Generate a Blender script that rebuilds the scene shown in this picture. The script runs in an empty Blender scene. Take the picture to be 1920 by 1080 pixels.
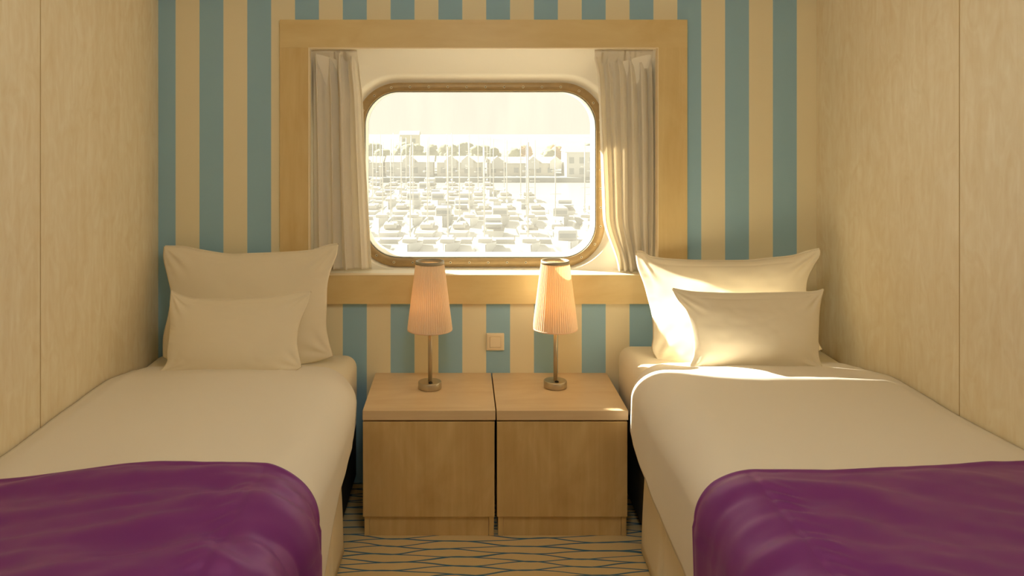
import bpy, bmesh, math, random
from mathutils import Vector, noise as mn

random.seed(7)
SC = bpy.context.scene
COL = SC.collection
PI = math.pi

# ------------------------------------------------------------------ camera
# Room axes: X right, Y into the window wall (wall face at Y = 0), Z up, floor Z = 0.
F = 1530.0                 # focal length in pixels of the 1920 wide frame
CD = 3.03                  # camera distance from the window wall
CX, CZ = -0.097, 1.335     # camera place
VX, VY = 865.0, 231.0      # vanishing point of the room
cam_d = bpy.data.cameras.new('camera')
cam = bpy.data.objects.new('camera', cam_d)
COL.objects.link(cam)
cam.location = (CX, -CD, CZ)
cam.rotation_euler = (PI / 2, 0, 0)
cam_d.sensor_width = 36.0
cam_d.sensor_fit = 'HORIZONTAL'
cam_d.lens = F / 1920 * 36.0
cam_d.shift_x = (960 - VX) / 1920
cam_d.shift_y = -(540 - VY) / 1920
cam_d.clip_end = 5000
cam_d.clip_start = 0.05
SC.camera = cam

# ------------------------------------------------------------------ exposure, world, sun, lamps
SC.view_settings.view_transform = 'Standard'
SC.view_settings.look = 'None'
SC.view_settings.exposure = 0.0
SC.view_settings.gamma = 1.0
SC.view_settings.use_curve_mapping = False
SC.cycles.use_denoising = True
SC.cycles.max_bounces = 10
SC.cycles.diffuse_bounces = 6
SC.cycles.transparent_max_bounces = 16
SC.cycles.sample_clamp_indirect = 6.0

SKY = (0.78, 0.74, 0.62)
world = bpy.data.worlds.new('hazy_sky')
SC.world = world
world.use_nodes = True
bg = world.node_tree.nodes['Background']
bg.inputs[0].default_value = (*SKY, 1)
bg.inputs[1].default_value = 1.0

SUN_DIR = Vector((1.32, -1.0, -1.02)).normalized()
sd = bpy.data.lights.new('sun', 'SUN')
sd.energy = 28.0
sd.color = (1.0, 0.95, 0.80)
sd.angle = math.radians(1.2)
so = bpy.data.objects.new('sun', sd)
COL.objects.link(so)
so.rotation_euler = SUN_DIR.to_track_quat('-Z', 'Y').to_euler()


def area(name, loc, size, energy, color, rot=(0, 0, 0)):
    l = bpy.data.lights.new(name, 'AREA')
    l.shape = 'RECTANGLE'
    l.size, l.size_y = size
    l.energy = energy
    l.color = color
    o = bpy.data.objects.new(name, l)
    COL.objects.link(o)
    o.location = loc
    o.rotation_euler = rot
    return o


def point(name, loc, energy, color, size):
    l = bpy.data.lights.new(name, 'POINT')
    l.energy = energy
    l.color = color
    l.shadow_soft_size = size
    o = bpy.data.objects.new(name, l)
    COL.objects.link(o)
    o.location = loc
    return o


# added unseen fill lights: soft point below the ceiling, weak panel behind the camera
point('cabin_fill_light', (0.0, -1.75, 2.00), 12.3, (0.93, 1.0, 1.0), 0.14)
area('rear_fill_light', (0.0, -3.7, 2.16), (1.0, 0.6), 5.0, (0.93, 1.0, 1.0), (math.radians(20), 0, 0))

# ------------------------------------------------------------------ helpers


def srgb(r, g, b):
    def f(c):
        c /= 255.0
        return c / 12.92 if c <= 0.04045 else ((c + 0.055) / 1.055) ** 2.4
    return (f(r), f(g), f(b), 1.0)


def world_pt(px, py, dist):
    """Room point seen at pixel (px, py) at a distance from the camera plane."""
    return Vector((CX + (px - VX) * dist / F, dist - CD, CZ - (py - VY) * dist / F))


def new_mat(name):
    m = bpy.data.materials.new(name)
    m.use_nodes = True
    nt = m.node_tree
    return m, nt, nt.nodes['Principled BSDF']


def plain(name, col, rough=0.6, metal=0.0, sheen=0.0, bump=0.0, bscale=200.0, var=0.0, vscale=(3, 3, 3)):
    m, nt, b = new_mat(name)
    b.inputs['Base Color'].default_value = col
    b.inputs['Roughness'].default_value = rough
    b.inputs['Metallic'].default_value = metal
    if sheen:
        b.inputs['Sheen Weight'].default_value = sheen
    tc = nt.nodes.new('ShaderNodeTexCoord')
    if var:
        mp = nt.nodes.new('ShaderNodeMapping')
        mp.inputs['Scale'].default_value = vscale
        n = nt.nodes.new('ShaderNodeTexNoise')
        n.inputs['Scale'].default_value = 1.0
        n.inputs['Detail'].default_value = 5
        mx = nt.nodes.new('ShaderNodeMix')
        mx.data_type = 'RGBA'
        mx.inputs[6].default_value = col
        mx.inputs[7].default_value = tuple(c * (1 - var) for c in col[:3]) + (1,)
        nt.links.new(tc.outputs['Object'], mp.inputs[0])
        nt.links.new(mp.outputs[0], n.inputs['Vector'])
        nt.links.new(n.outputs[0], mx.inputs[0])
        nt.links.new(mx.outputs[2], b.inputs['Base Color'])
    if bump:
        n2 = nt.nodes.new('ShaderNodeTexNoise')
        n2.inputs['Scale'].default_value = bscale
        n2.inputs['Detail'].default_value = 3
        bp = nt.nodes.new('ShaderNodeBump')
        bp.inputs['Strength'].default_value = bump
        bp.inputs['Distance'].default_value = 0.002
        nt.links.new(tc.outputs['Object'], n2.inputs['Vector'])
        nt.links.new(n2.outputs[0], bp.inputs['Height'])
        nt.links.new(bp.outputs[0], b.inputs['Normal'])
    return m


def veneer(name, light, dark, scale, rough=0.45, blotch=None, streak=0.5, spec=0.4):
    """Mottled maple veneer: stretched grain plus soft figure."""
    m, nt, b = new_mat(name)
    L = nt.links.new
    tc = nt.nodes.new('ShaderNodeTexCoord')
    mp = nt.nodes.new('ShaderNodeMapping')
    mp.inputs['Scale'].default_value = scale
    L(tc.outputs['Object'], mp.inputs[0])
    n = nt.nodes.new('ShaderNodeTexNoise')
    n.inputs['Scale'].default_value = 1.0
    n.inputs['Detail'].default_value = 8
    n.inputs['Roughness'].default_value = 0.62
    n.inputs['Distortion'].default_value = 0.6
    L(mp.outputs[0], n.inputs['Vector'])
    mp2 = nt.nodes.new('ShaderNodeMapping')
    mp2.inputs['Scale'].default_value = blotch or tuple(s * 0.35 for s in scale)
    L(tc.outputs['Object'], mp2.inputs[0])
    n2 = nt.nodes.new('ShaderNodeTexNoise')
    n2.inputs['Scale'].default_value = 1.0
    n2.inputs['Detail'].default_value = 6
    n2.inputs['Distortion'].default_value = 2.2
    L(mp2.outputs[0], n2.inputs['Vector'])
    mx = nt.nodes.new('ShaderNodeMix')
    mx.data_type = 'FLOAT'
    mx.inputs[0].default_value = 1 - streak
    L(n.outputs[0], mx.inputs[2])
    L(n2.outputs[0], mx.inputs[3])
    r = nt.nodes.new('ShaderNodeValToRGB')
    r.color_ramp.elements[0].position = 0.34
    r.color_ramp.elements[0].color = dark
    r.color_ramp.elements[1].position = 0.66
    r.color_ramp.elements[1].color = light
    L(mx.outputs[0], r.inputs[0])
    L(r.outputs[0], b.inputs['Base Color'])
    b.inputs['Roughness'].default_value = rough
    b.inputs['Specular IOR Level'].default_value = spec
    return m


LOC = {}


def link(o, parent):
    COL.objects.link(o)
    if parent is not None:
        o.parent = parent


def tag(o, label=None, cat=None, group=None, kind=None):
    if label: o['label'] = label
    if cat: o['category'] = cat
    if group: o['group'] = group
    if kind: o['kind'] = kind
    return o


def empty(name, loc, label, cat, group=None):
    o = bpy.data.objects.new(name, None)
    o.empty_display_size = 0.1
    COL.objects.link(o)
    o.location = loc
    LOC[o.name] = Vector(loc)
    return tag(o, label, cat, group)


class MB:
    """Collects shapes given in room coordinates and links them as one mesh object."""

    def __init__(self):
        self.v, self.f, self.mi, self.sm = [], [], [], []

    def add(self, vs, fs, mi=0, smooth=False):
        k = len(self.v)
        self.v += [Vector(p) for p in vs]
        self.f += [tuple(i + k for i in f) for f in fs]
        self.mi += [mi] * len(fs)
        self.sm += [smooth] * len(fs)
        return self

    def box(self, x0, x1, y0, y1, z0, z1, bev=0.0, mi=0, seg=2):
        if bev <= 0:
            vs = [(x, y, z) for z in (z0, z1) for y in (y0, y1) for x in (x0, x1)]
            return self.add(vs, [(0, 2, 3, 1), (4, 5, 7, 6), (0, 1, 5, 4), (2, 6, 7, 3), (0, 4, 6, 2), (1, 3, 7, 5)], mi)
        bm = bmesh.new()
        bmesh.ops.create_cube(bm, size=1.0)
        for v in bm.verts:
            v.co = Vector(((x0 + x1) / 2 + v.co.x * (x1 - x0), (y0 + y1) / 2 + v.co.y * (y1 - y0), (z0 + z1) / 2 + v.co.z * (z1 - z0)))
        bmesh.ops.bevel(bm, geom=bm.edges[:], offset=bev, segments=seg, affect='EDGES', profile=0.5)
        bm.verts.ensure_lookup_table()
        self.add([v.co.copy() for v in bm.verts], [tuple(v.index for v in f.verts) for f in bm.faces], mi, False)
        bm.free()
        return self

    def grid(self, rows, mi=0, smooth=True, closed_u=False, flip=False):
        """rows: list of equally long lists of points."""
        n, m = len(rows), len(rows[0])
        vs = [p for r in rows for p in r]
        fs = []
        for i in range(n - 1):
            for j in range(m if closed_u else m - 1):
                a, b = i * m + j, i * m + (j + 1) % m
                c, d = b + m, a + m
                fs.append((a, d, c, b) if flip else (a, b, c, d))
        return self.add(vs, fs, mi, smooth)

    def lathe(self, cx, cy, prof, seg=48, mi=0, smooth=True, caps=True):
        rows = [[(cx + r * math.cos(2 * PI * j / seg), cy + r * math.sin(2 * PI * j / seg), z) for j in range(seg)] for r, z in prof]
        self.grid(rows, mi, smooth, closed_u=True)
        if caps:
            k = len(self.v)
            self.f.append(tuple(range(k - seg, k))); self.mi.append(mi); self.sm.append(False)
            s = k - seg * len(prof)
            self.f.append(tuple(reversed(range(s, s + seg)))); self.mi.append(mi); self.sm.append(False)
        return self

    def tube(self, pts, r, seg=10, mi=0):
        rows = []
        for i, p in enumerate(pts):
            a = pts[max(i - 1, 0)]; b = pts[min(i + 1, len(pts) - 1)]
            t = (Vector(b) - Vector(a)).normalized()
            u = t.cross(Vector((0, 0, 1)))
            if u.length < 1e-3: u = Vector((1, 0, 0))
            u.normalize(); w = t.cross(u)
            rr = r[i] if isinstance(r, (list, tuple)) else r
            rows.append([Vector(p) + rr * (math.cos(2 * PI * j / seg) * u + math.sin(2 * PI * j / seg) * w) for j in range(seg)])
        self.grid(rows, mi, True, closed_u=True)
        k = len(self.v)
        self.f.append(tuple(range(k - seg, k))); self.mi.append(mi); self.sm.append(False)
        s = k - seg * len(pts)
        self.f.append(tuple(reversed(range(s, s + seg)))); self.mi.append(mi); self.sm.append(False)
        return self

    def build(self, name, mats, parent=None, base=False, solid=0.0, weld=False, fixn=True):
        mats = mats if isinstance(mats, (list, tuple)) else [mats]
        off = LOC[parent.name] if parent is not None else Vector((0, 0, 0))
        if parent is None and base:
            xs = [p.x for p in self.v]; ys = [p.y for p in self.v]; zs = [p.z for p in self.v]
            off = Vector(((min(xs) + max(xs)) / 2, (min(ys) + max(ys)) / 2, min(zs)))
        me = bpy.data.meshes.new(name)
        me.from_pydata([tuple(p - off) for p in self.v], [], self.f)
        for m in mats: me.materials.append(m)
        me.polygons.foreach_set('material_index', self.mi)
        me.polygons.foreach_set('use_smooth', self.sm)
        if weld or fixn:
            bm = bmesh.new(); bm.from_mesh(me)
            if weld: bmesh.ops.remove_doubles(bm, verts=bm.verts, dist=1e-5)
            if fixn: bmesh.ops.recalc_face_normals(bm, faces=bm.faces)
            bm.to_mesh(me); bm.free()
        me.update()
        o = bpy.data.objects.new(name, me)
        link(o, parent)
        if parent is None: o.location = off
        LOC[o.name] = off.copy()
        if solid:
            s = o.modifiers.new('thickness', 'SOLIDIFY'); s.thickness = solid; s.offset = 0
        return o


def nz(x, y, z=0.0):
    return mn.noise(Vector((x, y, z)))


def sstep(a, b, x):
    t = max(0.0, min(1.0, (x - a) / (b - a)))
    return t * t * (3 - 2 * t)


def interp(pts, x):
    """piecewise linear (x, y) list, smoothed ends"""
    if x <= pts[0][0]: return pts[0][1]
    for (a, b), (c, d) in zip(pts, pts[1:]):
        if x <= c:
            t = (x - a) / (c - a)
            return b + (d - b) * t
    return pts[-1][1]


# ------------------------------------------------------------------ materials
M = {}
M['wall_veneer'] = veneer('mottled_cream_veneer', srgb(247, 235, 206), srgb(234, 215, 176), (34, 34, 4.5), 0.5, (16, 16, 8), 0.5)
M['casing_wood'] = veneer('maple_casing', srgb(234, 211, 156), srgb(222, 194, 134), (2.2, 20, 14), 0.42, (3, 3, 5), 0.5)
M['night_wood_v'] = veneer('maple_door', srgb(226, 196, 140), srgb(200, 164, 106), (26, 26, 1.6), 0.4, (4, 4, 2.5), 0.45)
M['night_wood_top'] = veneer('maple_top', srgb(236, 210, 170), srgb(222, 190, 146), (1.8, 24, 24), 0.38, (2.5, 7, 4), 0.5)
M['dark_gap'] = plain('dark_recess', srgb(40, 32, 20), 0.9)
M['linen'] = plain('cream_cotton', srgb(244, 232, 205), 0.85, sheen=0.15, bump=0.12, bscale=900)
M['duvet'] = plain('cream_duvet_cotton', srgb(243, 234, 218), 0.85, sheen=0.15, bump=0.10, bscale=900)
M['skirt'] = plain('cream_valance_cotton', srgb(238, 224, 196), 0.9)
M['liner'] = plain('cream_window_liner', srgb(250, 243, 225), 0.5)
M['edge'] = plain('cream_edge_trim', srgb(244, 226, 190), 0.5)
M['steel'] = plain('brushed_nickel', srgb(196, 184, 158), 0.36, metal=0.85)
M['ring'] = plain('aged_bronze_ring', srgb(192, 162, 112), 0.42, metal=0.25, bump=0.25, bscale=60, var=0.35, vscale=(30, 30, 60))
M['screw'] = plain('pale_screw_head', srgb(214, 200, 168), 0.4, metal=0.4)
M['screw_dark'] = plain('screw_socket', srgb(70, 56, 36), 0.6)
M['plastic'] = plain('cream_plastic', srgb(250, 232, 196), 0.45)
M['bed_base_dark'] = plain('shade_dark_bed_base', srgb(46, 42, 32), 0.9)  # near-black puts the deep shade between bed and nightstand into the colour
M['ceiling'] = plain('cream_ceiling_paint', srgb(236, 216, 178), 0.8)
M['seam'] = plain('wall_seam_strip', srgb(206, 180, 134), 0.6)


def purple_mat():
    m, nt, b = new_mat('purple_satin')
    b.inputs['Base Color'].default_value = srgb(122, 51, 130)
    b.inputs['Roughness'].default_value = 0.42
    b.inputs['Specular Tint'].default_value = (1.0, 0.5, 0.9, 1)
    b.inputs['Sheen Weight'].default_value = 0.12
    b.inputs['Sheen Roughness'].default_value = 0.4
    b.inputs['Sheen Tint'].default_value = srgb(220, 150, 220)
    b.inputs['Specular IOR Level'].default_value = 0.6
    tc = nt.nodes.new('ShaderNodeTexCoord')
    n2 = nt.nodes.new('ShaderNodeTexNoise')
    n2.inputs['Scale'].default_value = 700
    bp = nt.nodes.new('ShaderNodeBump')
    bp.inputs['Strength'].default_value = 0.12
    bp.inputs['Distance'].default_value = 0.001
    nt.links.new(tc.outputs['Object'], n2.inputs['Vector'])
    nt.links.new(n2.outputs[0], bp.inputs['Height'])
    nt.links.new(bp.outputs[0], b.inputs['Normal'])
    return m


M['purple'] = purple_mat()


def stripes_mat():
    """Vertical blue and beige stripes 8.87 cm wide across the window wall."""
    m, nt, b = new_mat('striped_wallpaper')
    L = nt.links.new
    tc = nt.nodes.new('ShaderNodeTexCoord')
    sp = nt.nodes.new('ShaderNodeSeparateXYZ')
    L(tc.outputs['Object'], sp.inputs[0])
    a = nt.nodes.new('ShaderNodeMath'); a.operation = 'ADD'; a.inputs[1].default_value = 1.0693 + 0.17743 * 20
    L(sp.outputs[0], a.inputs[0])
    d = nt.nodes.new('ShaderNodeMath'); d.operation = 'DIVIDE'; d.inputs[1].default_value = 0.17743
    L(a.outputs[0], d.inputs[0])
    fr = nt.nodes.new('ShaderNodeMath'); fr.operation = 'FRACT'
    L(d.outputs[0], fr.inputs[0])
    lt = nt.nodes.new('ShaderNodeMath'); lt.operation = 'LESS_THAN'; lt.inputs[1].default_value = 0.5
    L(fr.outputs[0], lt.inputs[0])
    mx = nt.nodes.new('ShaderNodeMix'); mx.data_type = 'RGBA'
    mx.inputs[6].default_value = srgb(244, 232, 196)
    mx.inputs[7].default_value = srgb(158, 196, 214)
    L(lt.outputs[0], mx.inputs[0])
    L(mx.outputs[2], b.inputs['Base Color'])
    b.inputs['Roughness'].default_value = 0.7
    b.inputs['Specular IOR Level'].default_value = 0.3
    n2 = nt.nodes.new('ShaderNodeTexNoise'); n2.inputs['Scale'].default_value = 400
    bp = nt.nodes.new('ShaderNodeBump'); bp.inputs['Strength'].default_value = 0.15; bp.inputs['Distance'].default_value = 0.001
    L(tc.outputs['Object'], n2.inputs['Vector']); L(n2.outputs[0], bp.inputs['Height']); L(bp.outputs[0], b.inputs['Normal'])
    return m


M['stripes'] = stripes_mat()


def carpet_mat():
    """Beige carpet woven with a net of thin blue wavy lines."""
    m, nt, b = new_mat('wave_net_carpet')
    L = nt.links.new

    def math_n(op, a, c=None, v=None):
        n = nt.nodes.new('ShaderNodeMath'); n.operation = op
        if isinstance(a, (int, float)): n.inputs[0].default_value = a
        else: L(a, n.inputs[0])
        if c is not None: L(c, n.inputs[1])
        elif v is not None: n.inputs[1].default_value = v
        return n.outputs[0]
    tc = nt.nodes.new('ShaderNodeTexCoord')
    sp = nt.nodes.new('ShaderNodeSeparateXYZ')
    L(tc.outputs['Object'], sp.inputs[0])

    def noise_n(scale, sx, sy):
        mp = nt.nodes.new('ShaderNodeMapping'); mp.inputs['Scale'].default_value = (sx, sy, 1)
        L(tc.outputs['Object'], mp.inputs[0])
        n = nt.nodes.new('ShaderNodeTexNoise'); n.inputs['Scale'].default_value = scale; n.inputs['Detail'].default_value = 1.0
        L(mp.outputs[0], n.inputs['Vector'])
        return n.outputs[0]
    PERIOD, PITCH, AMP = 0.44, 0.0235, 0.55
    ph = math_n('ADD', math_n('MULTIPLY', sp.outputs[0], v=2 * PI / PERIOD), math_n('MULTIPLY', noise_n(1.0, 1.2, 7.0), v=6.0))
    vv = math_n('ADD', math_n('DIVIDE', sp.outputs[1], v=PITCH), math_n('MULTIPLY', noise_n(1.0, 4.0, 5.0), v=1.6))
    sn = math_n('MULTIPLY', math_n('SINE', ph), v=AMP)

    def fam(t):
        a = math_n('FRACT', math_n('MULTIPLY', t, v=0.5))
        return math_n('ABSOLUTE', math_n('SUBTRACT', a, v=0.5))     # 0 on a line
    d1 = fam(math_n('ADD', vv, sn))
    d2 = fam(math_n('ADD', math_n('SUBTRACT', vv, sn), v=1.0))
    dm = math_n('MINIMUM', d1, d2)
    r = nt.nodes.new('ShaderNodeValToRGB')
    r.color_ramp.elements[0].position = 0.050
    r.color_ramp.elements[0].color = srgb(84, 128, 156)
    r.color_ramp.elements[1].position = 0.074
    r.color_ramp.elements[1].color = srgb(238, 212, 160)
    L(dm, r.inputs[0])
    n3 = nt.nodes.new('ShaderNodeTexNoise'); n3.inputs['Scale'].default_value = 500; n3.inputs['Detail'].default_value = 2
    L(tc.outputs['Object'], n3.inputs['Vector'])
    mx = nt.nodes.new('ShaderNodeMix'); mx.data_type = 'RGBA'; mx.blend_type = 'MULTIPLY'
    mx.inputs[0].default_value = 0.5
    L(r.outputs[0], mx.inputs[6]); L(n3.outputs[0], mx.inputs[7])
    mul = nt.nodes.new('ShaderNodeMix'); mul.data_type = 'RGBA'; mul.blend_type = 'MIX'
    mul.inputs[0].default_value = 0.35
    L(r.outputs[0], mul.inputs[6]); L(mx.outputs[2], mul.inputs[7])
    L(mul.outputs[2], b.inputs['Base Color'])
    bp = nt.nodes.new('ShaderNodeBump'); bp.inputs['Strength'].default_value = 0.6; bp.inputs['Distance'].default_value = 0.003
    L(n3.outputs[0], bp.inputs['Height']); L(bp.outputs[0], b.inputs['Normal'])
    b.inputs['Roughness'].default_value = 0.95
    b.inputs['Specular IOR Level'].default_value = 0.1
    return m


M['carpet'] = carpet_mat()


def glass_mat():
    """Mostly clear pane; its scattering veil imitates bright haze over the view."""
    m = bpy.data.materials.new('veiled_glass')
    m.use_nodes = True
    nt = m.node_tree
    nt.nodes.clear()
    L = nt.links.new
    out = nt.nodes.new('ShaderNodeOutputMaterial')
    tr = nt.nodes.new('ShaderNodeBsdfTransparent')
    tl = nt.nodes.new('ShaderNodeBsdfTranslucent')
    tl.inputs[0].default_value = srgb(142, 139, 132)
    mx = nt.nodes.new('ShaderNodeMixShader')
    tc = nt.nodes.new('ShaderNodeTexCoord')
    mp = nt.nodes.new('ShaderNodeMapping'); mp.inputs['Scale'].default_value = (14, 1, 3)
    n = nt.nodes.new('ShaderNodeTexNoise'); n.inputs['Scale'].default_value = 1.0; n.inputs['Detail'].default_value = 4
    L(tc.outputs['Object'], mp.inputs[0]); L(mp.outputs[0], n.inputs['Vector'])
    mr = nt.nodes.new('ShaderNodeMapRange')
    mr.inputs[1].default_value = 0.25; mr.inputs[2].default_value = 0.75
    mr.inputs[3].default_value = 0.28; mr.inputs[4].default_value = 0.42
    L(n.outputs[0], mr.inputs[0]); L(mr.outputs[0], mx.inputs[0])
    L(tr.outputs[0], mx.inputs[1]); L(tl.outputs[0], mx.inputs[2])
    L(mx.outputs[0], out.inputs[0])
    return m


M['glass'] = glass_mat()


def cloth_translucent(name, col, tcol, fac, rough=0.8):
    m = bpy.data.materials.new(name)
    m.use_nodes = True
    nt = m.node_tree
    nt.nodes.clear()
    out = nt.nodes.new('ShaderNodeOutputMaterial')
    d = nt.nodes.new('ShaderNodeBsdfDiffuse'); d.inputs[0].default_value = col
    t = nt.nodes.new('ShaderNodeBsdfTranslucent'); t.inputs[0].default_value = tcol
    mx = nt.nodes.new('ShaderNodeMixShader'); mx.inputs[0].default_value = fac
    nt.links.new(d.outputs[0], mx.inputs[1]); nt.links.new(t.outputs[0], mx.inputs[2])
    nt.links.new(mx.outputs[0], out.inputs[0])
    return m


M['curtain'] = cloth_translucent('cream_curtain_cloth', srgb(249, 243, 228), srgb(250, 240, 220), 0.30)
M['shade'] = cloth_translucent('pleated_shade_cloth', srgb(250, 240, 216), srgb(252, 205, 146), 0.36)
M['shade_lining'] = cloth_translucent('shade_inner_lining', srgb(240, 190, 130), srgb(252, 190, 120), 0.5)

# ------------------------------------------------------------------ room shell
WL, WR = -1.222, 1.222        # side wall faces
YB = -4.6                     # wall behind the camera
ZC = 2.18
T = 0.12
OX0, OX1, OZ0, OZ1 = -0.661, 0.630, 0.775, 1.614     # window opening


def struct(o):
    o['kind'] = 'structure'
    return o


mb = MB()
mb.box(WL - T, OX0 - 0.02, 0, T, -0.1, ZC + 0.1)
mb.box(OX1 + 0.02, WR + T, 0, T, -0.1, ZC + 0.1)
mb.box(OX0 - 0.02, OX1 + 0.02, 0, T, -0.1, OZ0 - 0.02)
mb.box(OX0 - 0.02, OX1 + 0.02, 0, T, OZ1 + 0.02, ZC + 0.1)
struct(mb.build('wall_back', M['stripes'], weld=True))


def side_wall(name, x0, x1, face, seams):
    w = struct(MB().box(x0, x1, YB - T, -0.0005, -0.1, ZC + 0.1).build(name, M['wall_veneer']))
    for y in seams:
        s = -1 if face > 0 else 1
        MB().box(min(face, face + s * 0.0015), max(face, face + s * 0.0015), y - 0.0011, y + 0.0011, 0, ZC).build('panel_seam', M['seam'], w)
    return w


side_wall('wall_left', WL - T, WL, WL, (-0.85, -2.05, -3.25))
side_wall('wall_right', WR, WR + T, WR, (-0.87, -2.07, -3.27))
struct(MB().box(WL - T, WR + T, YB - T, YB, -0.1, ZC + 0.1).build('wall_front', M['wall_veneer']))
struct(MB().box(WL - T, WR + T, YB - T, T, -0.1, 0).build('floor', M['carpet']))
struct(MB().box(WL - T, WR + T, YB - T, T, ZC, ZC + 0.1).build('ceiling', M['ceiling']))
# shallow cornice that shades the top of the striped wall
struct(MB().box(WL, WR, -0.10, 0, 1.83, ZC).build('trim_1', M['ceiling']))

# ------------------------------------------------------------------ window
win = bpy.data.objects.new('window_1', None)
COL.objects.link(win)
win.location = (-0.015, 0, 1.2)
LOC['window_1'] = Vector((-0.015, 0, 1.2))
win['kind'] = 'structure'
# wooden casing around the opening, mitred boards
cx0, cx1, cz0, cz1 = -0.766, 0.737, 0.668, 1.717


def frame_rows(a, b, y0, y1):
    """ring of quads between outer rect a and inner rect b, extruded y0..y1"""
    vs, fs = [], []
    for (x0, x1, z0, z1) in (a, b):
        for y in (y0, y1):
            vs += [(x0, y, z0), (x1, y, z0), (x1, y, z1), (x0, y, z1)]
    for i in range(4):
        j = (i + 1) % 4
        fs += [(i, j, 8 + j, 8 + i), (4 + i, 12 + i, 12 + j, 4 + j), (i, 4 + i, 4 + j, j), (8 + i, 8 + j, 12 + j, 12 + i)]
    return vs, fs


mb = MB()
yo = -0.020
mb.add([(cx0, yo, cz1), (cx1, yo, cz1), (cx1, yo, OZ1), (cx0, yo, OZ1), (cx0, 0, cz1), (cx1, 0, cz1), (cx1, 0, OZ1), (cx0, 0, OZ1)],
       [(0, 3, 2, 1), (0, 1, 5, 4), (1, 2, 6, 5), (2, 3, 7, 6), (3, 0, 4, 7), (4, 5, 6, 7)])
mb.box(cx0, cx1, yo, 0, cz0, OZ0 - 0.002)
mb.build('casing_board', M['casing_wood'], win)
M['casing_wood_v'] = veneer('maple_casing_upright', srgb(232, 208, 152), srgb(217, 187, 127), (20, 20, 1.8), 0.42, (6, 6, 2.5), 0.5)
MB().box(cx0, OX0, yo + 0.0006, 0, OZ0 - 0.002, OZ1).build('casing_upright', M['casing_wood_v'], win)
MB().box(OX1, cx1, yo + 0.0006, 0, OZ0 - 0.002, OZ1).build('casing_upright', M['casing_wood_v'], win)
vs, fs = frame_rows((OX0 - 0.0005, OX1 + 0.0005, OZ0 - 0.0015, OZ1 + 0.0005), (OX0 + 0.003, OX1 - 0.003, OZ0 + 0.001, OZ1 - 0.003), yo - 0.0015, 0.012)
MB().add(vs, fs).build('edge_trim', M['edge'], win)


def rrect(x0, x1, z0, z1, r, y, na=14, ns=24, nt_=14):
    pts = []
    cs = [(x1 - r, z1 - r, 0), (x0 + r, z1 - r, PI / 2), (x0 + r, z0 + r, PI), (x1 - r, z0 + r, 3 * PI / 2)]
    for k, (cx, cz, a0) in enumerate(cs):
        arc = [(cx + r * math.cos(a0 + PI / 2 * i / na), cz + r * math.sin(a0 + PI / 2 * i / na)) for i in range(na + 1)]
        pts += arc
        nx = cs[(k + 1) % 4]
        p1 = (nx[0] + r * math.cos(nx[2]), nx[1] + r * math.sin(nx[2]))
        n = ns if k % 2 == 0 else nt_
        for i in range(1, n):
            t = i / n
            pts.append((arc[-1][0] + (p1[0] - arc[-1][0]) * t, arc[-1][1] + (p1[1] - arc[-1][1]) * t))
    return [Vector((p[0], y, p[1])) for p in pts]


RX0, RX1, RZ0, RZ1 = -0.503, 0.455, 0.783, 1.491
yp, yr = 0.078, 0.118


def panel_y(z):
    """depth of the liner face: upright, leaning into the room towards the head"""
    return yp - (yp - 0.004) * max(0.0, min(1.0, (z - 1.525) / (OZ1 - 1.525)))


rows = [rrect(OX0, OX1, OZ0, OZ1, 0.012, -0.004),
        rrect(OX0, OX1, OZ0, OZ1, 0.012, yp - 0.012),
        rrect(OX0 + 0.004, OX1 - 0.004, OZ0 + 0.002, OZ1 - 0.004, 0.012, yp - 0.003),
        rrect(OX0 + 0.014, OX1 - 0.014, OZ0 + 0.003, OZ1 - 0.006, 0.012, yp)]
for r_, off in zip(rows[1:], (0.012, 0.003, 0.0)):
    for p in r_: p.y = max(-0.003, panel_y(p.z) - off)
for k, (g, dy) in enumerate([(0.036, 0), (0.031, 0.003), (0.026, 0.010), (0.020, 0.020), (0.013, 0.030), (0.006, 0.037), (-0.002, 0.040)]):
    gb = min(g, 0.0045)
    rows.append(rrect(RX0 - g, RX1 + g, RZ0 - gb, RZ1 + g, 0.165 + g, yp + dy))
MB().grid(rows, closed_u=True).build('window_liner', M['liner'], win, solid=0.0)
# bronze retaining ring
g1, th = 0.033, 0.008
rrs = [rrect(RX0, RX1, RZ0, RZ1, 0.165, yr), rrect(RX0, RX1, RZ0, RZ1, 0.165, yr - th),
       rrect(RX0 + 0.002, RX1 - 0.002, RZ0 + 0.002, RZ1 - 0.002, 0.163, yr - th - 0.002),
       rrect(RX0 + g1 - 0.002, RX1 - g1 + 0.002, RZ0 + g1 - 0.002, RZ1 - g1 + 0.002, 0.134, yr - th - 0.002),
       rrect(RX0 + g1, RX1 - g1, RZ0 + g1, RZ1 - g1, 0.132, yr - th), rrect(RX0 + g1, RX1 - g1, RZ0 + g1, RZ1 - g1, 0.132, yr + 0.012)]
ring = MB().grid(rrs, closed_u=True).build('retaining_ring', M['ring'], win)
# grey rubber gasket inside the ring
gk = [rrect(RX0 + g1 + d, RX1 - g1 - d, RZ0 + g1 + d, RZ1 - g1 - d, 0.132 - d, y) for d, y in ((0, yr - 0.004), (0.003, yr - 0.005), (0.004, yr + 0.002))]
M['gasket'] = plain('grey_gasket', srgb(150, 150, 140), 0.7)
MB().grid(gk, closed_u=True).build('gasket', M['gasket'], win)
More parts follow.
